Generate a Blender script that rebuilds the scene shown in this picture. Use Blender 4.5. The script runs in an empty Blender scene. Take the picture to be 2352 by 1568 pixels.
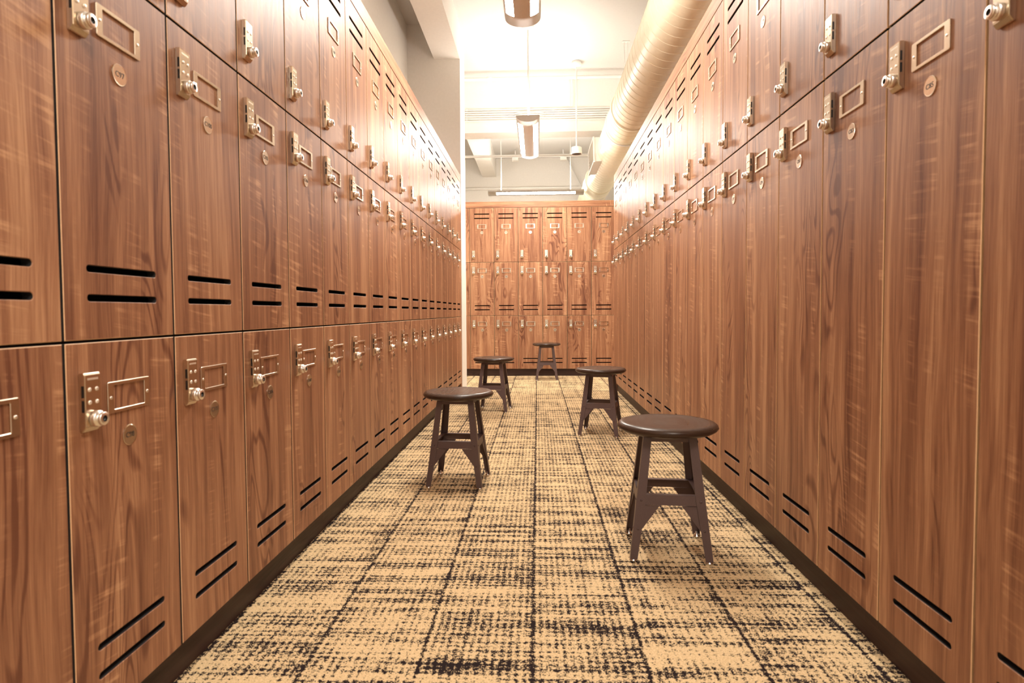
import bpy, bmesh, math, random
from mathutils import Vector, Matrix
PI = math.pi
random.seed(7)
C = bpy.context.scene.collection
S = bpy.context.scene

# ------------------------------------------------------------------ camera
CAM_H = 0.8121
YAW, PITCH, ROLL = -0.0423, 0.0376, -0.0056
R = Matrix.Rotation(-YAW, 3, 'Z') @ Matrix.Rotation(-PITCH, 3, 'X')
ex, ey, ez = R @ Vector((1, 0, 0)), R @ Vector((0, 1, 0)), R @ Vector((0, 0, 1))
cr, sr = math.cos(ROLL), math.sin(ROLL)
right, up = cr*ex + sr*ez, -sr*ex + cr*ez
cd = bpy.data.cameras.new('camera')
cam = bpy.data.objects.new('camera', cd); C.objects.link(cam)
M = Matrix((right, up, -ey)).transposed().to_4x4(); M.translation = (0, 0, CAM_H)
cam.matrix_world = M
cd.sensor_fit = 'HORIZONTAL'; cd.sensor_width = 36.0
cd.lens = 1401.5/2352*36
cd.shift_x = 0.0; cd.shift_y = -15.3/2352
cd.clip_start = 0.02; cd.clip_end = 60
cd.dof.use_dof = True; cd.dof.focus_distance = 5.0; cd.dof.aperture_fstop = 6.3
S.camera = cam

# ------------------------------------------------------------------ world, exposure
w_ = bpy.data.worlds.new('world'); S.world = w_; w_.use_nodes = True
w_.node_tree.nodes['Background'].inputs[0].default_value = (1.0, 0.9, 0.8, 1)
w_.node_tree.nodes['Background'].inputs[1].default_value = 0.05
S.view_settings.view_transform = 'Standard'; S.view_settings.look = 'None'
S.view_settings.gamma = 1.0; S.view_settings.use_curve_mapping = False
S.view_settings.exposure = 1.9
STRIP = 50.0      # emission of the pendants' side lenses
UPLIGHT = 8.0    # emission of the pendants' open tops
LAMP_COL = (1.0, 0.925, 0.835)

# ------------------------------------------------------------------ helpers
def tag(o, label=None, cat=None, group=None, kind=None):
    if label: o['label'] = label
    if cat: o['category'] = cat
    if group: o['group'] = group
    if kind: o['kind'] = kind
    return o
def obj(name, me, parent=None, loc=(0, 0, 0), rz=0.0):
    o = bpy.data.objects.new(name, me); C.objects.link(o)
    o.location = loc; o.rotation_euler = (0, 0, rz)
    if parent: o.parent = parent
    return o
def empty(name, loc, rz=0.0):
    o = bpy.data.objects.new(name, None); C.objects.link(o)
    o.location = loc; o.rotation_euler = (0, 0, rz); o.empty_display_size = 0.1
    return o
def mesh(name, bm, mats, smooth=False):
    me = bpy.data.meshes.new(name); bm.normal_update(); bm.to_mesh(me); bm.free()
    for m in mats: me.materials.append(m)
    if smooth:
        for p in me.polygons: p.use_smooth = True
    return me
def box(bm, x0, x1, y0, y1, z0, z1, mat=0, bevel=0.0, seg=2):
    r = bmesh.ops.create_cube(bm, size=1.0)
    vs = r['verts']
    for v in vs:
        v.co = Vector((x0 + (v.co.x + .5)*(x1-x0), y0 + (v.co.y + .5)*(y1-y0), z0 + (v.co.z + .5)*(z1-z0)))
    fs = {f for v in vs for f in v.link_faces}
    for f in fs: f.material_index = mat
    if bevel > 0:
        es = list({e for v in vs for e in v.link_edges})
        b = bmesh.ops.bevel(bm, geom=es, offset=bevel, segments=seg, affect='EDGES', profile=.5)
        for f in b['faces']: f.material_index = mat
    return fs
def basis(a, b):
    d = (Vector(b) - Vector(a)); L = d.length; d.normalize()
    t = Vector((0, 0, 1)) if abs(d.z) < .9 else Vector((1, 0, 0))
    u = d.cross(t).normalized(); v = d.cross(u).normalized()
    return d, u, v, L
def cyl(bm, a, b, r0, r1=None, n=20, mat=0, caps=True, smooth=True):
    if r1 is None: r1 = r0
    a, b = Vector(a), Vector(b); d, u, v, L = basis(a, b)
    A, B = [], []
    for i in range(n):
        t = 2*PI*i/n; q = math.cos(t)*u + math.sin(t)*v
        A.append(bm.verts.new(a + q*r0)); B.append(bm.verts.new(b + q*r1))
    for i in range(n):
        f = bm.faces.new((A[i], B[i], B[(i+1) % n], A[(i+1) % n])); f.material_index = mat; f.smooth = smooth
    if caps:
        f = bm.faces.new(A); f.material_index = mat
        f = bm.faces.new(list(reversed(B))); f.material_index = mat
def lathe(bm, origin, axis, prof, n=32, mat=0, smooth=True):
    """prof = [(dist along axis, radius)]"""
    o = Vector(origin); d, u, v, L = basis(o, o + Vector(axis))
    rings = []
    for (h, r) in prof:
        if r < 1e-6: rings.append([bm.verts.new(o + d*h)])
        else: rings.append([bm.verts.new(o + d*h + (math.cos(2*PI*i/n)*u + math.sin(2*PI*i/n)*v)*r) for i in range(n)])
    for A, B in zip(rings[:-1], rings[1:]):
        for i in range(n):
            j = (i+1) % n
            if len(A) == 1 and len(B) == 1: continue
            if len(A) == 1: f = bm.faces.new((A[0], B[i], B[j]))
            elif len(B) == 1: f = bm.faces.new((A[i], B[0], A[j]))
            else: f = bm.faces.new((A[i], B[i], B[j], A[j]))
            f.material_index = mat; f.smooth = smooth
def fix(bm): bmesh.ops.recalc_face_normals(bm, faces=bm.faces[:])

# ------------------------------------------------------------------ materials
class N:
    def __init__(s, name):
        s.m = bpy.data.materials.new(name); s.m.use_nodes = True
        s.t = s.m.node_tree; s.t.nodes.clear()
        s.out = s.t.nodes.new('ShaderNodeOutputMaterial')
    def n(s, typ, **k):
        nd = s.t.nodes.new(typ)
        for a, b in k.items(): setattr(nd, a, b)
        return nd
    def link(s, a, b): s.t.links.new(a, b)
    def put(s, sock, v):
        if hasattr(v, 'is_linked') or isinstance(v, bpy.types.NodeSocket): s.link(v, sock)
        else: sock.default_value = v
    def math(s, op, a, b=0.0, c=None, clamp=False):
        nd = s.n('ShaderNodeMath', operation=op, use_clamp=clamp)
        s.put(nd.inputs[0], a); s.put(nd.inputs[1], b)
        if c is not None: s.put(nd.inputs[2], c)
        return nd.outputs[0]
    def mapr(s, v, a, b, c=0.0, d=1.0, smooth=False):
        nd = s.n('ShaderNodeMapRange'); nd.clamp = True
        if smooth: nd.interpolation_type = 'SMOOTHSTEP'
        s.put(nd.inputs[0], v)
        for i, q in enumerate((a, b, c, d)): nd.inputs[i+1].default_value = q
        return nd.outputs[0]
    def noise(s, vec, scale=1.0, detail=2.0, rough=.5, dist=0.0):
        nd = s.n('ShaderNodeTexNoise'); nd.inputs['Scale'].default_value = scale
        nd.inputs['Detail'].default_value = detail; nd.inputs['Roughness'].default_value = rough
        nd.inputs['Distortion'].default_value = dist
        s.link(vec, nd.inputs['Vector']); return nd.outputs[0]
    def vec(s, x, y, z):
        nd = s.n('ShaderNodeCombineXYZ'); s.put(nd.inputs[0], x); s.put(nd.inputs[1], y); s.put(nd.inputs[2], z)
        return nd.outputs[0]
    def mix(s, f, a, b):
        nd = s.n('ShaderNodeMix', data_type='RGBA'); s.put(nd.inputs[0], f); s.put(nd.inputs[6], a); s.put(nd.inputs[7], b)
        return nd.outputs[2]
    def bsdf(s, col, rough=.5, metal=0.0, spec=.5, normal=None):
        b = s.n('ShaderNodeBsdfPrincipled'); s.put(b.inputs['Base Color'], col); s.put(b.inputs['Roughness'], rough)
        b.inputs['Metallic'].default_value = metal; b.inputs['Specular IOR Level'].default_value = spec
        if normal is not None: s.link(normal, b.inputs['Normal'])
        s.link(b.outputs[0], s.out.inputs[0]); return b
    def bump(s, h, strength=.3, dist=.001):
        nd = s.n('ShaderNodeBump'); nd.inputs['Strength'].default_value = strength; nd.inputs['Distance'].default_value = dist
        s.link(h, nd.inputs['Height']); return nd.outputs[0]
def c4(r, g, b): return (r, g, b, 1.0)
def plain(name, col, rough=.5, metal=0.0, spec=.5, grain=0.0, gscale=40):
    k = N(name)
    tc = k.n('ShaderNodeTexCoord').outputs['Object']
    n = k.noise(tc, gscale, 3)
    f = k.mapr(n, .3, .7, 1-grain, 1+grain)
    hsv = k.n('ShaderNodeHueSaturation'); hsv.inputs['Color'].default_value = c4(*col); k.link(f, hsv.inputs['Value'])
    k.bsdf(hsv.outputs[0], rough, metal, spec, k.bump(n, .1, .0005) if grain > 0 else None)
    return k.m
def wood(name, dark, mid, light, horizontal=False, rough=.42, amount=1.0):
    k = N(name)
    tc = k.n('ShaderNodeTexCoord').outputs['Object']
    sp = k.n('ShaderNodeSeparateXYZ'); k.link(tc, sp.inputs[0])
    oi = k.n('ShaderNodeObjectInfo').outputs['Random']
    x, z = sp.outputs[0], sp.outputs[2]
    if horizontal: x, z = z, x
    ox = k.math('MULTIPLY', oi, 37.0); oz = k.math('MULTIPLY', oi, 91.0)
    x = k.math('ADD', x, ox); z = k.math('ADD', z, oz)
    y = k.math('MULTIPLY', oi, 13.0)
    # slow bending of the grain
    bend = k.noise(k.vec(k.math('MULTIPLY', x, 3.0), y, k.math('MULTIPLY', z, 1.1)), 1.0, 2)
    xb = k.math('ADD', x, k.math('MULTIPLY', k.math('SUBTRACT', bend, .5), .07))
    broad = k.noise(k.vec(k.math('MULTIPLY', xb, 20.0), y, k.math('MULTIPLY', z, .9)), 1.0, 4, .6)
    streak = k.noise(k.vec(k.math('MULTIPLY', xb, 75.0), y, k.math('MULTIPLY', z, 1.6)), 1.0, 3, .6)
    fine = k.noise(k.vec(k.math('MULTIPLY', xb, 420.0), y, k.math('MULTIPLY', z, 9.0)), 1.0, 3, .65)
    # cathedral figure: rings of a stretched field, only in some patches
    field = k.noise(k.vec(k.math('MULTIPLY', x, 7.0), y, k.math('MULTIPLY', z, 1.5)), 1.0, 1.5, .5, .6)
    rings = k.math('SINE', k.math('MULTIPLY', field, 95.0))
    patch = k.mapr(k.noise(k.vec(k.math('MULTIPLY', x, 9.0), k.math('ADD', y, 5.0), k.math('MULTIPLY', z, 1.7)), 1.0, 1), .54, .66, 0, 1, True)
    fig = k.math('MULTIPLY', k.mapr(rings, .2, 1.0), patch)
    # pale cross marks of the saw
    saw = k.noise(k.vec(k.math('MULTIPLY', x, 5.0), k.math('ADD', y, 9.0), k.math('MULTIPLY', k.math('ADD', z, k.math('MULTIPLY', x, .12)), 75.0)), 1.0, 2.5, .6)
    sawm = k.mapr(k.noise(k.vec(k.math('MULTIPLY', x, 13.0), k.math('ADD', y, 3.0), k.math('MULTIPLY', z, 1.9)), 1.0, 2), .52, .66, 0, 1, True)
    sawv = k.math('MULTIPLY', k.mapr(saw, .52, .70), sawm)
    v = k.math('ADD', k.math('MULTIPLY', broad, .62*amount), k.math('MULTIPLY', streak, .34*amount))
    v = k.math('ADD', v, k.math('MULTIPLY', fine, .38*amount))
    v = k.math('SUBTRACT', v, k.math('MULTIPLY', fig, .17))
    v = k.math('ADD', v, k.math('MULTIPLY', sawv, .20))
    v = k.math('ADD', v, k.math('MULTIPLY', k.math('SUBTRACT', oi, .5), .05))
    base = .67*amount   # centre of the ramp
    r = k.n('ShaderNodeValToRGB'); k.link(k.mapr(v, base-.19, base+.19), r.inputs[0])
    r.color_ramp.elements[0].color = c4(*dark); r.color_ramp.elements[1].color = c4(*light)
    e = r.color_ramp.elements.new(.5); e.color = c4(*mid)
    rr = k.mapr(fine, .3, .7, rough-.05, rough+.07)
    k.bsdf(r.outputs[0], rr, 0, .32, k.bump(v, .25, .0012))
    return k.m

WOOD = wood('walnut_laminate', (.145, .052, .027), (.325, .148, .076), (.54, .30, .162))
WOODH = wood('walnut_laminate_horizontal', (.145, .052, .027), (.325, .148, .076), (.54, .30, .162), True)
EDGE = plain('edge_band', (.80, .50, .28), .45, grain=.05)
KICK = wood('dark_kick_board', (.022, .010, .008), (.042, .019, .015), (.062, .030, .023), True, .5)
INSIDE = plain('locker_inside', (.012, .010, .010), .8)
METAL = plain('satin_nickel', (.70, .60, .48), .22, 1.0, grain=.03)
METALS = plain('polished_nickel', (.93, .88, .82), .30, 1.0)
DARKM = plain('dark_plastic', (.01, .009, .009), .35)
BUTTON = plain('keypad_button', (.88, .80, .70), .3, .6)
INK = plain('engraved_ink', (.035, .022, .015), .6)
WHITE = plain('white_paint', (.82, .79, .74), .6, grain=.02)
CEIL = plain('ceiling_paint', (.64, .625, .60), .7, grain=.015)
DUCTM = plain('painted_duct', (.86, .79, .60), .38, 0.0, .5, grain=.03)
PIPE = plain('white_enamel', (.84, .82, .78), .4)
FIX = plain('fixture_metal', (.60, .55, .50), .40, 0.3, grain=.02)
SEATM = wood('espresso_seat', (.032, .017, .011), (.046, .025, .016), (.062, .035, .022), True, .28)
STEEL = plain('brown_powder_coat', (.105, .066, .062), .42, 0.2, .5, grain=.06, gscale=300)
CHROME = plain('chrome', (.8, .78, .76), .2, 1.0)
GRILLE = plain('speaker_grille', (.10, .07, .06), .7)
def emit(name, col, st):
    k = N(name); e = k.n('ShaderNodeEmission'); e.inputs[0].default_value = c4(*col); e.inputs[1].default_value = st
    k.link(e.outputs[0], k.out.inputs[0]); return k.m
LENS = emit('lamp_lens', LAMP_COL, STRIP)
UPL = emit('lamp_uplight', LAMP_COL, UPLIGHT)
def carpet():
    k = N('woven_carpet')
    tc = k.n('ShaderNodeTexCoord').outputs['Object']
    sp = k.n('ShaderNodeSeparateXYZ'); k.link(tc, sp.inputs[0])
    x, y = sp.outputs[0], sp.outputs[1]
    W = .262
    px = k.math('DIVIDE', k.math('ADD', x, .018 + W*20), W)
    pid = k.math('FLOOR', px); fx = k.math('FRACT', px)
    wn = k.n('ShaderNodeTexWhiteNoise', noise_dimensions='1D'); k.link(pid, wn.inputs['W'])
    rnd = wn.outputs['Value']
    py = k.math('ADD', y, k.math('MULTIPLY', rnd, 3.7))
    qy = k.math('DIVIDE', py, 1.0); qid = k.math('FLOOR', qy); fy = k.math('FRACT', qy)
    off = k.math('ADD', k.math('MULTIPLY', rnd, 50.0), k.math('MULTIPLY', qid, 7.3))
    # wobble of the yarn
    wob = k.noise(k.vec(k.math('MULTIPLY', x, 120.0), k.math('MULTIPLY', y, 120.0), 0.0), 1.0, 2)
    wob2 = k.noise(k.vec(k.math('MULTIPLY', x, 120.0), k.math('MULTIPLY', y, 120.0), 9.0), 1.0, 2)
    wx = k.math('ADD', x, k.math('MULTIPLY', k.math('SUBTRACT', wob, .5), .014))
    wy = k.math('ADD', y, k.math('MULTIPLY', k.math('SUBTRACT', wob2, .5), .018))
    row = k.noise(k.vec(k.math('MULTIPLY', x, 2.0), k.math('MULTIPLY', wy, 34.0), off), 1.0, 1, .6)
    col = k.noise(k.vec(k.math('MULTIPLY', wx, 24.0), k.math('MULTIPLY', y, 2.0), k.math('ADD', off, 4.0)), 1.0, 1, .5)
    dots = k.math('SINE', k.math('MULTIPLY', wx, 2*PI/.0187))
    dotr = k.math('SINE', k.math('MULTIPLY', wy, 2*PI/.0185))
    blob = k.noise(k.vec(k.math('MULTIPLY', x, 40.0), k.math('MULTIPLY', y, 40.0), off), 1.0, 1)
    yarn = k.noise(k.vec(k.math('MULTIPLY', x, 250.0), k.math('MULTIPLY', y, 250.0), 0.0), 1.0, 2.5, .6)
    v = k.math('MULTIPLY', row, .95)
    v = k.math('ADD', v, k.math('MULTIPLY', col, .30))
    v = k.math('ADD', v, k.math('MULTIPLY', blob, .40))
    v = k.math('ADD', v, k.math('MULTIPLY', dots, .105))
    v = k.math('ADD', v, k.math('MULTIPLY', dotr, .085))
    v = k.math('ADD', v, k.math('MULTIPLY', yarn, 1.45))
    clump = k.noise(k.vec(k.math('MULTIPLY', x, 105.0), k.math('MULTIPLY', y, 105.0), 3.0), 1.0, 1)
    v = k.math('ADD', v, k.math('MULTIPLY', clump, .75))
    # dark seams where the planks meet
    e = k.math('MINIMUM', fx, k.math('SUBTRACT', 1.0, fx))
    seam = k.mapr(e, .0, .040, .26, 0.0)
    ey_ = k.math('MINIMUM', fy, k.math('SUBTRACT', 1.0, fy))
    seam2 = k.mapr(ey_, .0, .010, .18, 0.0)
    v = k.math('ADD', v, k.math('ADD', seam, seam2))
    m = k.mapr(v, 1.94, 2.05, 0, 1, True)
    tint = k.noise(k.vec(k.math('MULTIPLY', x, 230.0), k.math('MULTIPLY', y, 230.0), 7.0), 1.0, 2)
    cream = k.mix(k.mapr(tint, .35, .7), c4(.62, .44, .235), c4(.80, .60, .36))
    colr = k.mix(m, cream, c4(.022, .014, .014))
    k.bsdf(colr, .95, 0, .1, k.bump(k.math('SUBTRACT', yarn, k.math('MULTIPLY', m, .5)), .6, .004))
    return k.m
CARPET = carpet()

# ------------------------------------------------------------------ dimensions (metres)
W = .305
XL, XR, D = -.7766, .7821, 7.6947
DL, DR, FX = .9669, 1.1132, .0633
Z0, Z1, Z2, Z3, ZT = .0904, .7654, 1.4377, 2.1171, 2.1942
DEP = .50
YEL, YER = DL + 17*W, DR + 17*W          # far ends of the two rows
CZ = 3.70                                # ceiling
YB, YF = -2.7, 11.6                      # back and front walls
WL, WR = -1.305, 1.45                    # walls behind the rows
WLF, WRF = -3.6, 3.6                     # side walls of the cross aisle beyond the rows

# ------------------------------------------------------------------ the setting
def struct(name, bm, mats, loc=(0, 0, 0), rz=0.0):
    o = obj(name, mesh(name, bm, mats), None, loc, rz); o['kind'] = 'structure'; return o
bm = bmesh.new(); box(bm, -3.7, 3.7, YB, YF, -.1, 0); struct('floor', bm, [CARPET])
bm = bmesh.new(); box(bm, -3.7, 3.7, YB, YF, CZ, CZ+.1); struct('ceiling', bm, [CEIL])
bm = bmesh.new(); box(bm, WL-.1, WL, YB, YEL+.05, 0, CZ); struct('wall_left', bm, [WHITE])
bm = bmesh.new(); box(bm, WLF-.1, WLF, YEL+.05, YF, 0, CZ); struct('wall_far_left', bm, [WHITE])
bm = bmesh.new(); box(bm, WR, WR+.1, YB, YER+.05, 0, CZ); struct('wall_right', bm, [WHITE])
bm = bmesh.new(); box(bm, WRF, WRF+.1, YER-.05, YF, 0, CZ); struct('wall_far_right', bm, [WHITE])
bm = bmesh.new(); box(bm, WR+.1, WRF, YER-.05, YER+.05, 0, CZ); struct('wall_cross_right', bm, [WHITE])
bm = bmesh.new(); box(bm, WL-.1, WR+.1, YB-.1, YB, 0, CZ); struct('wall_back', bm, [WHITE])
bm = bmesh.new(); box(bm, WLF-.1, WRF+.1, YF, YF+.1, 0, CZ); struct('wall_front', bm, [WHITE])
# stub wall (pillar) that closes the left row, and the downstand beam running over it
bm = bmesh.new(); box(bm, WLF, XL+.004, YEL+.05, YEL+.43, 0, CZ); struct('wall_end', bm, [WHITE])
bm = bmesh.new(); box(bm, -1.032, XL+.004, YB, YEL+.05, 3.355, CZ); struct('trim_1', bm, [WHITE])
bm = bmesh.new(); box(bm, -1.032, XL+.004, 8.02, YF, 3.355, CZ); struct('trim_2', bm, [WHITE])
bm = bmesh.new(); box(bm, WLF, WRF, 7.75, 8.02, 3.065, CZ); struct('trim_3', bm, [WHITE])

# fascia boards and kick boards of the three runs; local x = along the row, y = into it
def run(nm, side, loc, rz, L):
    bm = bmesh.new(); box(bm, 0, L, 0, .018, Z3+.002, ZT, 0, .001, 1)
    box(bm, 0, L, .018, DEP, ZT-.018, ZT, 0)
    struct('trim_' + nm, bm, [WOODH], loc, rz)
    bm = bmesh.new(); box(bm, 0, L, .03, .05, 0, Z0-.001, 0)
    struct('baseboard_' + side, bm, [KICK], loc, rz)
run('5', 'left', (XL, DL-2*W, 0), PI/2, 19*W + .048)
run('6', 'right', (XR, YER+.02, 0), -PI/2, 19*W + .02)
run('7', 'far', (FX-4*W, D, 0), 0, 8*W)
bm = bmesh.new(); box(bm, 0, .018, .0, DEP, 0.0, Z3, 0, .001, 1); struct('trim_8', bm, [WOOD], (XR, YER+.0195, 0), -PI/2)
bm = bmesh.new(); box(bm, 0, .046, .0, .02, 0.0, Z3, 0, .001, 1); struct('trim_9', bm, [WOOD], (XL, YEL+.002, 0), PI/2)

# ------------------------------------------------------------------ lockers
def spline(cu, pts):
    s = cu.splines.new('POLY'); s.points.add(len(pts)-1); s.use_cyclic_u = True
    for p, q in zip(s.points, pts): p.co = (q[0], q[1], 0, 1)
def slot(cx, cz, w, h, n=6):
    r = h/2; pts = []
    for i in range(n+1):
        a = -PI/2 + PI*i/n; pts.append((cx + w/2 - r + r*math.cos(a), cz + r*math.sin(a)))
    for i in range(n+1):
        a = PI/2 + PI*i/n; pts.append((cx - w/2 + r + r*math.cos(a), cz + r*math.sin(a)))
    return pts
def curve_mesh(cu, name):
    o = bpy.data.objects.new('tmp', cu); C.objects.link(o)
    dg = bpy.context.evaluated_depsgraph_get(); dg.update()
    me = bpy.data.meshes.new_from_object(o.evaluated_get(dg)); me.name = name
    bpy.data.objects.remove(o); bpy.data.curves.remove(cu); return me
T = .018
def plate_mesh(name, outer, holes, thick, bevel, mats):
    """flat plate with holes in the local xz plane, front face at y=0"""
    cu = bpy.data.curves.new(name, 'CURVE'); cu.dimensions = '2D'; cu.fill_mode = 'BOTH'
    cu.extrude = thick/2 - bevel; cu.bevel_depth = bevel; cu.bevel_resolution = 0; cu.offset = -bevel
    spline(cu, outer)
    for h in holes: spline(cu, h)
    me = curve_mesh(cu, name)
    me.materials.clear()
    for m in mats: me.materials.append(m)
    for v in me.vertices:
        x, y, z = v.co; v.co = (x, thick/2 - z, y)
    for p in me.polygons: p.use_smooth = False
    me.update()
    if len(mats) > 1:
        xs = [p[0] for p in outer]; zs = [p[1] for p in outer]
        for p in me.polygons:
            ny = abs(p.normal.y)
            rim = min(p.center.x-min(xs), max(xs)-p.center.x, p.center.z-min(zs), max(zs)-p.center.z) < .004
            p.material_index = 0 if ny > .95 else ((1 if rim else 0) if ny > .2 else (1 if rim and p.normal.x > .9 else len(mats)-1))
    return me
def rect(x0, x1, z0, z1): return [(x0, z0), (x1, z0), (x1, z1), (x0, z1)]
G = .0031
def door_mesh(name, h, slots):
    return plate_mesh(name, rect(-W/2+G, W/2-G, .0026, h-.0026), [slot(0, z, .192, .0125) for z in slots], T, .0010, [WOOD, EDGE, INSIDE])
H1, H2, H3 = Z1-Z0, Z2-Z1, Z3-Z2
DOOR_TOP = door_mesh('door_top', H3, (H3-.077, H3-.130))
DOOR_LOW = door_mesh('door_low', H2, (.126, .075))
DOOR_BOT = door_mesh('door_bottom', H1, (.132, .080))
DOOR_TALL = door_mesh('door_tall', Z2-Z0, (.132, .080))
def body_mesh(name, shelves, x1=W):
    bm = bmesh.new(); t = .008
    box(bm, .0006, t, T+.001, DEP, Z0, Z3); box(bm, W-t, W-.0006, T+.001, DEP, Z0, Z3)
    box(bm, t, W-t, DEP-.006, DEP, Z0, Z3)
    for z in [Z0+t, Z3] + list(shelves): box(bm, t, W-t, T+.001, DEP-.006, z-t, z)
    return mesh(name, bm, [INSIDE])
BODY3 = body_mesh('body_three', (Z1+.004, Z2+.004)); BODY2 = body_mesh('body_two', (Z2+.004,))
# name plate: screwed frame with an empty window
def rrect(w, h, r, n=4):
    pts = []
    for (sx, sz, a0) in ((1, -1, -PI/2), (1, 1, 0), (-1, 1, PI/2), (-1, -1, PI)):
        for i in range(n+1):
            a = a0 + (PI/2)*i/n
            pts.append((sx*(w/2-r) + r*math.cos(a), sz*(h/2-r) + r*math.sin(a)))
    return pts
pm = plate_mesh('name_plate', rrect(.118, .057, .003), [rrect(.086, .044, .001)], .0034, .0006, [METAL])
bm = bmesh.new(); bm.from_mesh(pm)
for v in bm.verts: v.co.y -= .0034
for sx in (-1, 1): lathe(bm, (sx*.051, -.0034, 0), (0, -1, 0), [(0, .0030), (.0008, .0029), (.0013, .0018), (.0015, 0)], 14, 1)
PLATE = mesh('name_plate', bm, [METAL, METALS])
# keypad lock housing with four buttons and the wheel slots in its sides
bm = bmesh.new()
lw, lh, ld = .037, .105, .012
prof = [(0, -lh/2+.004), (-ld*.45, -lh/2+.004), (-ld, -lh/2+.013), (-ld, lh/2-.002), (-ld+.002, lh/2), (0, lh/2)]
A = [bm.verts.new((-lw/2, y, z)) for y, z in prof]; B = [bm.verts.new((lw/2, y, z)) for y, z in prof]
bm.faces.new(A); bm.faces.new(list(reversed(B)))
for i in range(len(prof)):
    j = (i+1) % len(prof); bm.faces.new((A[i], B[i], B[j], A[j]))
fix(bm)
bmesh.ops.bevel(bm, geom=bm.edges[:], offset=.0012, segments=2, affect='EDGES')
for sx in (-1, 1):
    for cz in (.021, -.004):
        box(bm, sx*lw/2-.0004, sx*lw/2+.0004, -ld*.62-.0022, -ld*.62+.0022, cz-.010, cz+.010, 1)
for sx in (-.0085, .0085):
    for cz in (.024, .002):
        lathe(bm, (sx, -ld, cz), (0, -1, 0), [(0, .0036), (.0010, .0034), (.0014, .0022), (.0015, 0)], 16, 2)
for i in range(8): box(bm, -.0125+i*.0032, -.0125+i*.0032+.0022, -ld-.0003, -ld+.0002, .0405, .0440, 2)
for v in bm.verts: v.co.y -= .0002
LOCK = mesh('keypad_lock', bm, [METAL, DARKM, BUTTON])
# turn knob: drum, neck and keyed ring end
bm = bmesh.new()
lathe(bm, (0, -ld, 0), (0, -1, 0), [(0, .011), (.001, .0140), (.010, .0143), (.0115, .013), (.0125, .009), (.014, .009), (.015, .0115), (.019, .0115), (.020, .0105), (.020, .0055)], 28, 0)
lathe(bm, (0, -ld-.020, 0), (0, -1, 0), [(0, .0055), (-.006, .0052), (-.006, 0)], 18, 1)
fix(bm); KNOB = mesh('lock_knob', bm, [METALS, DARKM])
_disc = {}
def disc_mesh(txt):
    if txt in _disc: return _disc[txt]
    bm = bmesh.new()
    lathe(bm, (0, 0, 0), (0, -1, 0), [(0, .0198), (.0014, .0198), (.0020, .0190), (.0018, .0178), (.0018, 0)], 40, 0, False)
    fix(bm)
    cu = bpy.data.curves.new('t', 'FONT'); cu.body = txt; cu.size = .0145; cu.align_x = 'CENTER'; cu.align_y = 'CENTER'; cu.resolution_u = 2
    cu.offset = .00015; cu.extrude = .0001
    me = curve_mesh(cu, 't')
    k0 = len(bm.faces); nv = len(bm.verts); bm.from_mesh(me); bm.verts.ensure_lookup_table(); bm.faces.ensure_lookup_table()
    for v in bm.verts[nv:]: x, y, z = v.co; v.co = (x, -.0020 - z, y)
    for f in bm.faces[k0:]: f.material_index = 1
    bpy.data.meshes.remove(me)
    _disc[txt] = mesh('number_disc', bm, [METAL, INK]); return _disc[txt]

def door(unit, me, z, h, txt, kind):
    d = obj('door', me, unit, (W/2, 0, z))
    if kind == 'top': lz, pz, dz = .096, h-.233, h-.309
    else: lz, pz, dz = h-.106, h-.105, h-.182
    lx = -W/2 + .047
    obj('keypad_lock', LOCK, d, (lx, 0, lz)); obj('lock_knob', KNOB, d, (lx, 0, lz-.0265))
    obj('name_plate', PLATE, d, (.001, -.0001, pz)); obj('number_disc', disc_mesh(txt), d, (.001, -.0001, dz))
    return d
ORD = ['first', 'second', 'third', 'fourth', 'fifth', 'sixth', 'seventh', 'eighth', 'ninth', 'tenth', 'eleventh', 'twelfth',
       'thirteenth', 'fourteenth', 'fifteenth', 'sixteenth', 'seventeenth', 'eighteenth']
def column(loc, rz, doors, label, group):
    u = empty('locker', loc, rz)
    tag(u, label, 'locker', group)
    obj('body', BODY3 if len(doors) == 3 else BODY2, u)
    for d in doors: door(u, *d)
    return u
def three(n): return [(DOOR_TOP, Z2, H3, 'C%d' % n, 'top'), (DOOR_LOW, Z1, H2, 'C%d' % (n+1), 'low'), (DOOR_BOT, Z0, H1, 'C%d' % (n+2), 'low')]
for k in range(-1, 18):
    n = 93 + 3*k
    if k < 0: lab = 'three-door wood locker column at the near end of the left row, beyond the frame'
    elif k == 0: lab = 'three-door wood locker column of the left row cut off by the left edge'
    elif k == 17: lab = 'three-door wood locker column at the far end of the left row against the white pillar'
    else: lab = 'three-door wood locker column in the left row, %s from the camera, middle disc C%d' % (ORD[k], n+1)
    column((XL, DL+(k-1)*W, 0), PI/2, three(n), lab, 'three-door lockers of the left row')
for k in range(-1, 18):
    n = 86 - 2*k
    if k < 0: lab = 'two-door wood locker column at the near end of the right row, beyond the frame'
    elif k == 0: lab = 'two-door wood locker column of the right row cut off by the right edge'
    elif k == 17: lab = 'two-door wood locker column at the far end of the right row'
    else: lab = 'two-door wood locker column in the right row, %s from the camera, lower disc C%d' % (ORD[k], n+1)
    column((XR, DR+k*W, 0), -PI/2, [(DOOR_TOP, Z2, H3, 'C%d' % n, 'top'), (DOOR_TALL, Z0, Z2-Z0, 'C%d' % (n+1), 'low')], lab, 'two-door lockers of the right row')
flab = {-4: 'pale three-door locker column of the far bank mostly hidden behind the white pillar',
        2: 'rightmost visible locker column of the far bank, beside the end of the right row',
        3: 'three-door locker column of the far bank hidden behind the end of the right row'}
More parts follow.
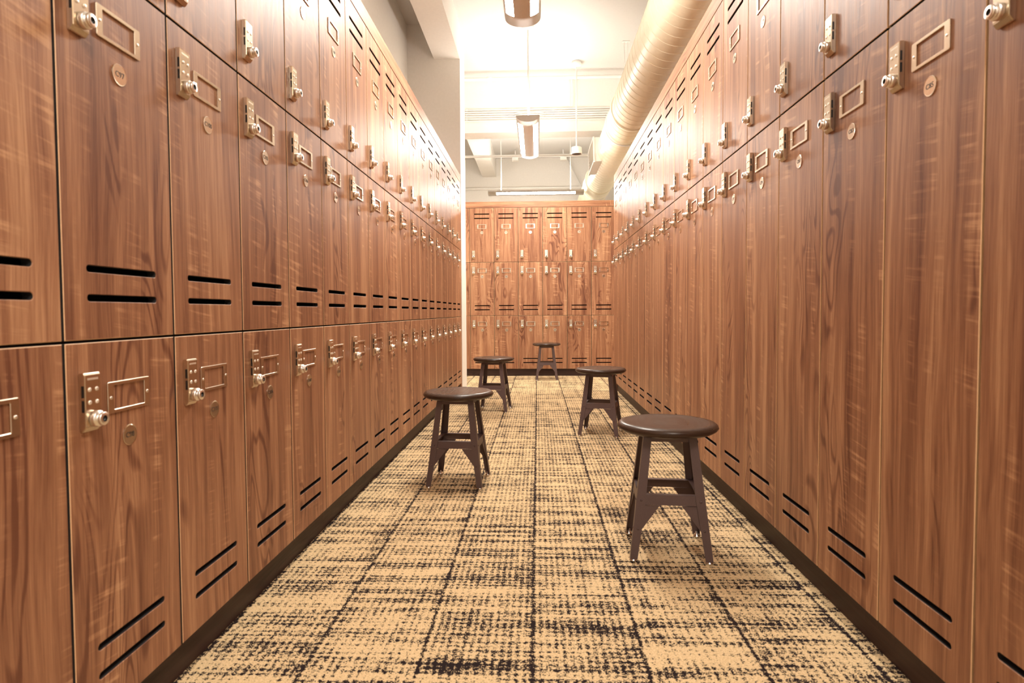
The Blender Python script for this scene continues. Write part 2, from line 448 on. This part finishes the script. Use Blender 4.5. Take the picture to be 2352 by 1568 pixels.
for t in range(-4, 4):
    n = 49 - 3*(2-t) if t < 3 else 52
    lab = flab.get(t, 'three-door locker column in the far bank facing the camera, %s from the left' % {-3: 'first full one', -2: 'second', -1: 'third', 0: 'fourth', 1: 'fifth'}.get(t, ''))
    column((FX+t*W, D, 0), 0, three(n), lab, 'three-door lockers of the far bank')

# ------------------------------------------------------------------ stools
def stool_meshes():
    m = {}
    bm = bmesh.new()
    r = .168
    pr = [(0, 0), (0, .09), (.001, r-.03), (.004, r-.016), (.010, r-.006), (.018, r), (.026, r-.003), (.032, r-.010), (.0345, r-.022), (.0330, r-.034), (.0320, .06), (.0320, 0)]
    lathe(bm, (0, 0, .404), (0, 0, 1), pr, 64)
    fix(bm); m['seat'] = mesh('seat', bm, [SEATM])
    # leg: folded angle iron, outer corner towards +x +y ; local frame = stool frame, first quadrant
    bm = bmesh.new(); hb, ht, zt = .131, .085, .402
    wl, th, zb = .030, .0025, .010
    def ring(z, h, w):
        return [Vector(p + (z,)) for p in ((h, h), (h, h-w), (h-th, h-w), (h-th, h-th), (h-w, h-th), (h-w, h))]
    a = [bm.verts.new(p) for p in ring(zb, hb, .024)]; b = [bm.verts.new(p) for p in ring(.20, hb+(ht-hb)*.48, wl)]; c = [bm.verts.new(p) for p in ring(zt, ht, .026)]
    for p, q in ((a, b), (b, c)):
        for i in range(6): bm.faces.new((p[i], p[(i+1) % 6], q[(i+1) % 6], q[i]))
    bm.faces.new(a); bm.faces.new(c)
    for z in (.196, .105):                       # rivets on both flanges
        h = hb + (ht-hb)*(z-zb)/(zt-zb)
        lathe(bm, (h-.015, h, z), (0, 1, 0), [(-.001, .0042), (.001, .0040), (.0024, .0022), (.0027, 0)], 12)
        lathe(bm, (h, h-.015, z), (1, 0, 0), [(-.001, .0042), (.001, .0040), (.0024, .0022), (.0027, 0)], 12)
    fix(bm); m['leg'] = mesh('leg', bm, [STEEL])
    bm = bmesh.new(); lathe(bm, (hb-.011, hb-.011, 0), (0, 0, 1), [(0, 0), (0, .010), (.002, .0125), (.006, .012), (.009, .006), (.022, .005), (.022, 0)], 20)
    fix(bm); m['glide'] = mesh('glide', bm, [CHROME])
    # brace on the +y side: folded rail and two triangular gussets
    bm = bmesh.new()
    def H(z): return hb + (ht-hb)*(z-zb)/(zt-zb)
    def panel(pts, t=.0022):
        f = [bm.verts.new((x, H(z)-th-.0004, z)) for x, z in pts]; g = [bm.verts.new((x, H(z)-th-.0004-t, z)) for x, z in pts]
        bm.faces.new(f); bm.faces.new(list(reversed(g)))
        n = len(pts)
        for i in range(n): bm.faces.new((f[i], f[(i+1) % n], g[(i+1) % n], g[i]))
    zt_, zb_ = .214, .182
    panel([(-H(zt_)+.004, zt_), (H(zt_)-.004, zt_), (H(zb_)-.004, zb_), (-H(zb_)+.004, zb_)])
    y = H(zt_)-th
    box(bm, -H(zt_)+.006, H(zt_)-.006, y-.020, y-.0006, zt_-.0022, zt_)      # folded top lip
    box(bm, -H(zb_)+.006, -.045, H(zb_)-th-.003, H(zb_)-.0012, zb_-.0035, zb_-.001); box(bm, .045, H(zb_)-.006, H(zb_)-th-.003, H(zb_)-.0012, zb_-.0035, zb_-.001)
    for s in (-1, 1):
        panel([(s*(H(.181)-.004), .181), (s*.035, .181), (s*.040, .174), (s*(H(.095)-.022), .095), (s*(H(.09)-.006), .090)])
    fix(bm); m['brace'] = mesh('brace', bm, [STEEL])
    bm = bmesh.new()
    for s in (0, 1):
        q = .0865
        if s == 0: box(bm, -q, q, -.013, .013, .397, .4038, 0, .0008, 1)
        else: box(bm, -.013, .013, -q, q, .3965, .4035, 0, .0008, 1)
    for s in (-1, 1):
        box(bm, -.079, .079, s*.081-.0015, s*.081+.0015, .384, .4036); box(bm, s*.081-.0015, s*.081+.0015, -.0788, .0788, .3842, .4034)
    m['mount'] = mesh('mount', bm, [STEEL])
    return m
SM = stool_meshes()
def make_stool():
    r = empty('stool', (0, 0, 0))
    obj('seat', SM['seat'], r)
    obj('seat_mount', SM['mount'], r)
    for i in range(4):
        l = obj('leg', SM['leg'], r, rz=i*PI/2)
        tag(obj('foot_glide', SM['glide'], l), 'small chrome foot glide')
        obj('brace', SM['brace'], r, rz=i*PI/2)
    return r
def copy_tree(o, parent=None):
    c = o.copy(); C.objects.link(c)
    if parent: c.parent = parent
    for ch in list(o.children): copy_tree(ch, c)
    return c
proto = make_stool()
for i, (x, y, a, lab) in enumerate([
    (.438, 2.083, -5.0, 'nearest and largest dark round stool, by the right row of lockers'),
    (-.380, 2.890, -4.0, 'dark round stool nearest the left row of lockers, overlapping the stool behind it'),
    (.416, 4.065, -13.8, 'dark round stool behind the nearest stool on the right, with its left legs clear'),
    (-.366, 5.013, -5.8, 'dark round stool partly hidden behind the left-hand stool, near the white pillar'),
    (.104, 7.300, 0.5, 'smallest and farthest dark round stool, in front of the far lockers')]):
    s = proto if i == 0 else copy_tree(proto)
    s.location = (x, y, 0); s.rotation_euler = (0, 0, math.radians(a)); tag(s, lab, 'stool', 'round stools along the aisle')

# ------------------------------------------------------------------ pendant lamps
LX = -.089; LZ = 2.713; LWID = .114; LDEP = .058
def lamp(loc, rz, L, stems, label, cz=CZ):
    """local y = along the lamp, from 0 to L; z=0 at its flat top edge"""
    u = empty('pendant_lamp', loc, rz); tag(u, label, 'ceiling lamp', 'half-round pendant lamps')
    n = 40
    def pt(t, y, k=1.0): return Vector((LWID*k*math.cos(t), y, -LDEP*k*math.sin(t)))
    cap = .13 if L > 1 else .1
    t0, t1 = math.acos(.90), math.acos(.45)
    # housing: end bands full, middle part with lens gaps
    bm = bmesh.new()
    def strip(ta, tb, ya, yb, m=8, k0=1.0):
        for i in range(m):
            a, b = ta+(tb-ta)*i/m, ta+(tb-ta)*(i+1)/m
            f = bm.faces.new([bm.verts.new(p) for p in (pt(a, ya, k0), pt(b, ya, k0), pt(b, yb, k0), pt(a, yb, k0))]); f.smooth = True
    for ya, yb in ((0, cap), (L-cap, L)): strip(0, PI, ya, yb, 28)
    strip(0, t0, cap, L-cap, 3); strip(t1, PI-t1, cap, L-cap, 14); strip(PI-t0, PI, cap, L-cap, 3)
    for y in (0, L):
        f = bm.faces.new([bm.verts.new(pt(PI*i/28, y)) for i in range(29)])
    bmesh.ops.remove_doubles(bm, verts=bm.verts[:], dist=1e-5)
    for s in (-1, 1): box(bm, s*LWID-.002, s*LWID+.002, 0, L, -.001, .006)
    box(bm, -LWID, LWID, -.001, .003, -.001, .006); box(bm, -LWID, LWID, L-.003, L+.001, -.001, .006)
    me = mesh('housing', bm, [FIX]); obj('housing', me, u)
    for s in (0, 1):
        bm = bmesh.new()
        a0, a1 = (t0, t1) if s == 0 else (PI-t1, PI-t0)
        for i in range(6):
            a, b = a0+(a1-a0)*i/6, a0+(a1-a0)*(i+1)/6
            bm.faces.new([bm.verts.new(p) for p in (pt(a, cap, .985), pt(b, cap, .985), pt(b, L-cap, .985), pt(a, L-cap, .985))])
        bmesh.ops.remove_doubles(bm, verts=bm.verts[:], dist=1e-5)
        tag(obj('lens', mesh('lens', bm, [LENS]), u), 'glowing white lens')
    bm = bmesh.new(); bm.faces.new([bm.verts.new(p) for p in ((-LWID*.9, .03, -.004), (LWID*.9, .03, -.004), (LWID*.9, L-.03, -.004), (-LWID*.9, L-.03, -.004))])
    obj('top_lens', mesh('top_lens', bm, [UPL]), u)
    for y in stems:
        bm = bmesh.new(); cyl(bm, (0, y, 0.0), (0, y, cz-loc[2]-.03), .007, n=16)
        st = obj('stem', mesh('stem', bm, [PIPE]), u)
        bm = bmesh.new(); lathe(bm, (0, y, cz-loc[2]-.0005), (0, 0, -1), [(0, 0), (0, .062), (.006, .062), (.030, .045), (.034, .012), (.034, 0)], 32)
        fix(bm); obj('canopy', mesh('canopy', bm, [PIPE]), st)
    return u
lamp((.56, -1.35, LZ), 0, 1.45, (.30, 1.15), 'added half-round pendant lamp above the camera, unseen, brightening the left row')  # extra lamp out of view, set off-centre to brighten the near left lockers
lamp((LX, 2.58, LZ), 0, 1.45, (.30, 1.15), 'half-round pendant lamp nearest the camera, cut off by the top edge')
lamp((LX, 6.00, LZ), 0, 1.45, (.30, 1.20), 'half-round pendant lamp over the aisle, seen end-on in front of the pipes')
lamp((-.762, 9.60, LZ-.03), -PI/2, 1.48, (.20, 1.28), 'half-round pendant lamp seen side-on above the far lockers')

# two more lamps, unseen and added to brighten the far lockers and cross-aisle carpet
lamp((-3.2, 7.00, LZ), -PI/2, 1.20, (.20, 1.00), 'added unseen half-round pendant lamp in the cross aisle behind the white pillar')
lamp((2.10, 7.00, LZ), -PI/2, 1.20, (.20, 1.00), 'added unseen half-round pendant lamp in the cross aisle behind the right row')

# ------------------------------------------------------------------ spiral duct
DX, DZ, DRAD = .952, 2.812, .216
duct = empty('spiral_duct', (DX, 0, DZ)); tag(duct, 'cream painted spiral air duct running along above the right row of lockers', 'duct')
bm = bmesh.new()
n = 64; pitch = .125; y0, y1 = YB+.15, 11.3
rows = []
y = y0
prof = [(0, 0), (.02, 0), (.455, 0), (.480, 0), (.490, .0022), (.5, .0026), (.510, .0022), (.520, 0), (.545, 0)]
while y < y1:
    for (f, dr) in prof:
        rows.append([bm.verts.new(((DRAD+dr)*math.cos(2*PI*i/n), y + f*pitch + pitch*i/n, (DRAD+dr)*math.sin(2*PI*i/n))) for i in range(n+1)])
    y += pitch
for A, B in zip(rows[:-1], rows[1:]):
    for i in range(n):
        f = bm.faces.new((A[i], A[i+1], B[i+1], B[i])); f.smooth = True
bmesh.ops.remove_doubles(bm, verts=bm.verts[:], dist=1e-4)
fix(bm); obj('duct_tube', mesh('duct_tube', bm, [DUCTM]), duct)
for yy in (6.14, 6.63, 9.4, 2.6):
    bm = bmesh.new(); lathe(bm, (0, yy, 0), (0, 1, 0), [(-.03, DRAD-.004), (-.03, DRAD+.006), (-.004, DRAD+.006), (0, DRAD+.011), (.004, DRAD+.006), (.03, DRAD+.006), (.03, DRAD-.004)], 64)
    fix(bm); obj('coupling_ring', mesh('coupling_ring', bm, [DUCTM]), duct)
for yy in (6.70, 3.6, 9.9):
    bm = bmesh.new(); cyl(bm, (-.012, yy, DRAD+.006), (-.012, yy, CZ-DZ-.002), .004, n=10); cyl(bm, (.025, yy, DRAD+.006), (.025, yy, CZ-DZ-.002), .003, n=10)
    box(bm, -.035, .045, yy-.02, yy+.02, CZ-DZ-.006, CZ-DZ-.001)
    lathe(bm, (0, yy, 0), (0, 1, 0), [(-.012, DRAD+.003), (-.012, DRAD+.009), (.012, DRAD+.009), (.012, DRAD+.003)], 48)
    fix(bm); obj('hanger', mesh('hanger', bm, [PIPE]), duct)
# side register: saddle box with blades, on the aisle side
reg = bmesh.new()
ya, yb = 7.62, 8.38; hw = .155; ang = PI + math.radians(2)
ux, uz = Vector((math.cos(ang), 0, math.sin(ang))), Vector((math.sin(ang), 0, -math.cos(ang)))
def rp(o, s, y): return ux*o + uz*s + Vector((0, y, 0))
def rbox(bm, o0, o1, s0, s1, a, b, mat=0):
    v = [bm.verts.new(rp(o, s, y)) for o in (o0, o1) for s in (s0, s1) for y in (a, b)]
    for q in ((0, 1, 3, 2), (4, 6, 7, 5), (0, 4, 5, 1), (2, 3, 7, 6), (0, 2, 6, 4), (1, 5, 7, 3)):
        f = bm.faces.new([v[i] for i in q]); f.material_index = mat
o0, o1 = .150, .262
rbox(reg, o1-.018, o1, -hw, -hw+.03, ya, yb); rbox(reg, o1-.018, o1, hw-.03, hw, ya, yb)
rbox(reg, o1-.018, o1, -hw+.03, hw-.03, ya, ya+.03); rbox(reg, o1-.018, o1, -hw+.03, hw-.03, yb-.03, yb)
rbox(reg, o0, o1-.018, -hw+.01, -hw+.014, ya+.01, yb-.01); rbox(reg, o0, o1-.018, hw-.014, hw-.01, ya+.01, yb-.01)
rbox(reg, o0, o1-.018, -hw+.014, hw-.014, ya+.01, ya+.014); rbox(reg, o0, o1-.018, -hw+.014, hw-.014, yb-.014, yb-.01)
fix(reg); rg = obj('register', mesh('register', reg, [PIPE]), duct)
bl = bmesh.new()
for i in range(7):
    s = -hw+.045+i*(2*hw-.09)/6; rbox(bl, o1-.03, o1-.008, s-.001, s+.001, ya+.031, yb-.031)
fix(bl); obj('blades', mesh('blades', bl, [PIPE]), rg)

# ------------------------------------------------------------------ pipes, conduits, small ceiling things
def pipe(name, pts, r, label, cat, group=None, rings=(), n=14, mat=PIPE):
    bm = bmesh.new()
    for a, b in zip(pts[:-1], pts[1:]): cyl(bm, a, b, r, n=n)
    for p in pts[1:-1]: bmesh.ops.create_icosphere(bm, subdivisions=2, radius=r, matrix=Matrix.Translation(p))
    for (p, q) in rings: cyl(bm, p, q, r*1.35, n=n)
    return tag(obj(name, mesh(name, bm, [mat])), label, cat, group)
pipe('sprinkler_pipe', [(WLF+.005, 7.40, 3.595), (WRF-.005, 7.40, 3.60)], .021, 'thick white pipe crossing under the ceiling above the thin conduits', 'pipe',
     rings=[((-.60, 7.40, 3.597), (-.54, 7.40, 3.597))])
pos = ['topmost', 'second from top', 'third from top', 'fourth from top', 'fifth from top', 'lowest']
for i in range(6):
    z = 3.345 - i*.0275
    pts = [(WLF+.005, 7.735, z), (WRF-.005, 7.735, z)]
    if i in (2, 3):
        s = .016*(1 if i == 2 else -1)
        pts = [(WLF+.005, 7.735, z), (-.28, 7.735, z), (-.18, 7.72, z+.012), (-.02, 7.72, z+.012), (.10, 7.735, z), (WRF-.005, 7.735, z)]
    pipe('conduit', pts, .0085, 'thin white conduit across the ceiling beam, %s of the six' % pos[i], 'conduit', 'conduits across the ceiling beam',
         rings=[((-.90, 7.735, z), (-.87, 7.735, z))], n=10)
for i, x in enumerate((.405, .437)):
    pipe('conduit', [(x, 7.70, 3.36), (x, 7.62, 3.695)], .007, 'short white conduit dropping from the ceiling to the bundle, %s of the pair' % ('left' if i == 0 else 'right'),
         'conduit', 'conduits dropping beside the speaker stem', n=10)
pipe('cross_pipe', [(WLF+.005, 9.0, 3.085), (WRF-.005, 9.0, 3.085)], .019, 'white pipe crossing low behind the ceiling beam', 'pipe')
pipe('brace_pipe', [(.55, 11.5, 3.69), (2.29, 11.5, .02)], .014, 'slanting white pipe behind the ceiling beam beside the duct', 'pipe')
pipe('cross_pipe', [(WLF+.005, 11.4, 3.10), (WRF-.005, 11.4, 3.10)], .02, 'white pipe crossing just above the side-on pendant lamp', 'pipe')
# pendant speaker
sp = empty('pendant_speaker', (.459, 7.2, 0)); tag(sp, 'small white cylinder speaker hanging on a stem between the lamp and the duct', 'speaker')
bm = bmesh.new(); cyl(bm, (0, 0, 2.72), (0, 0, 3.66), .008, n=14); obj('stem', mesh('stem', bm, [PIPE]), sp)
bm = bmesh.new(); lathe(bm, (0, 0, 3.6985), (0, 0, -1), [(0, 0), (0, .055), (.020, .055), (.024, .062), (.055, .058), (.060, .02), (.062, 0)], 28); fix(bm); obj('canopy', mesh('canopy', bm, [PIPE]), sp)
bm = bmesh.new(); lathe(bm, (0, 0, 2.64), (0, 0, 1), [(.004, 0), (.004, .054), (0, .058), (.0, .060), (.006, .062), (.075, .060), (.082, .050), (.086, .012), (.090, 0)], 32); fix(bm); obj('speaker_body', mesh('speaker_body', bm, [WHITE]), sp)
bm = bmesh.new(); lathe(bm, (0, 0, 2.643), (0, 0, 1), [(0, 0), (0, .052)], 28)
for k in range(6):
    a = k*PI/3; cyl(bm, (.03*math.cos(a), .03*math.sin(a), 2.641), (.03*math.cos(a), .03*math.sin(a), 2.6435), .007, n=10)
obj('grille', mesh('grille', bm, [GRILLE]), sp)
for x, lab in ((-.42, 'left of the two small boxes hanging under the bright far ceiling'), (.50, 'right of the two small boxes hanging under the bright far ceiling')):
    b = empty('ceiling_box', (x*.93, 11.0, 0)); tag(b, lab, 'ceiling fixture', 'small boxes under the far ceiling')
    bm = bmesh.new(); box(bm, -.055, .055, -.05, .05, 3.50, 3.60, 0, .004); obj('box_body', mesh('box_body', bm, [WHITE]), b)
    bm = bmesh.new(); cyl(bm, (0, 0, 3.60), (0, 0, 3.699), .012, n=12); box(bm, -.09, .03, -.012, .012, 3.598, 3.612); obj('bracket', mesh('bracket', bm, [PIPE]), b)
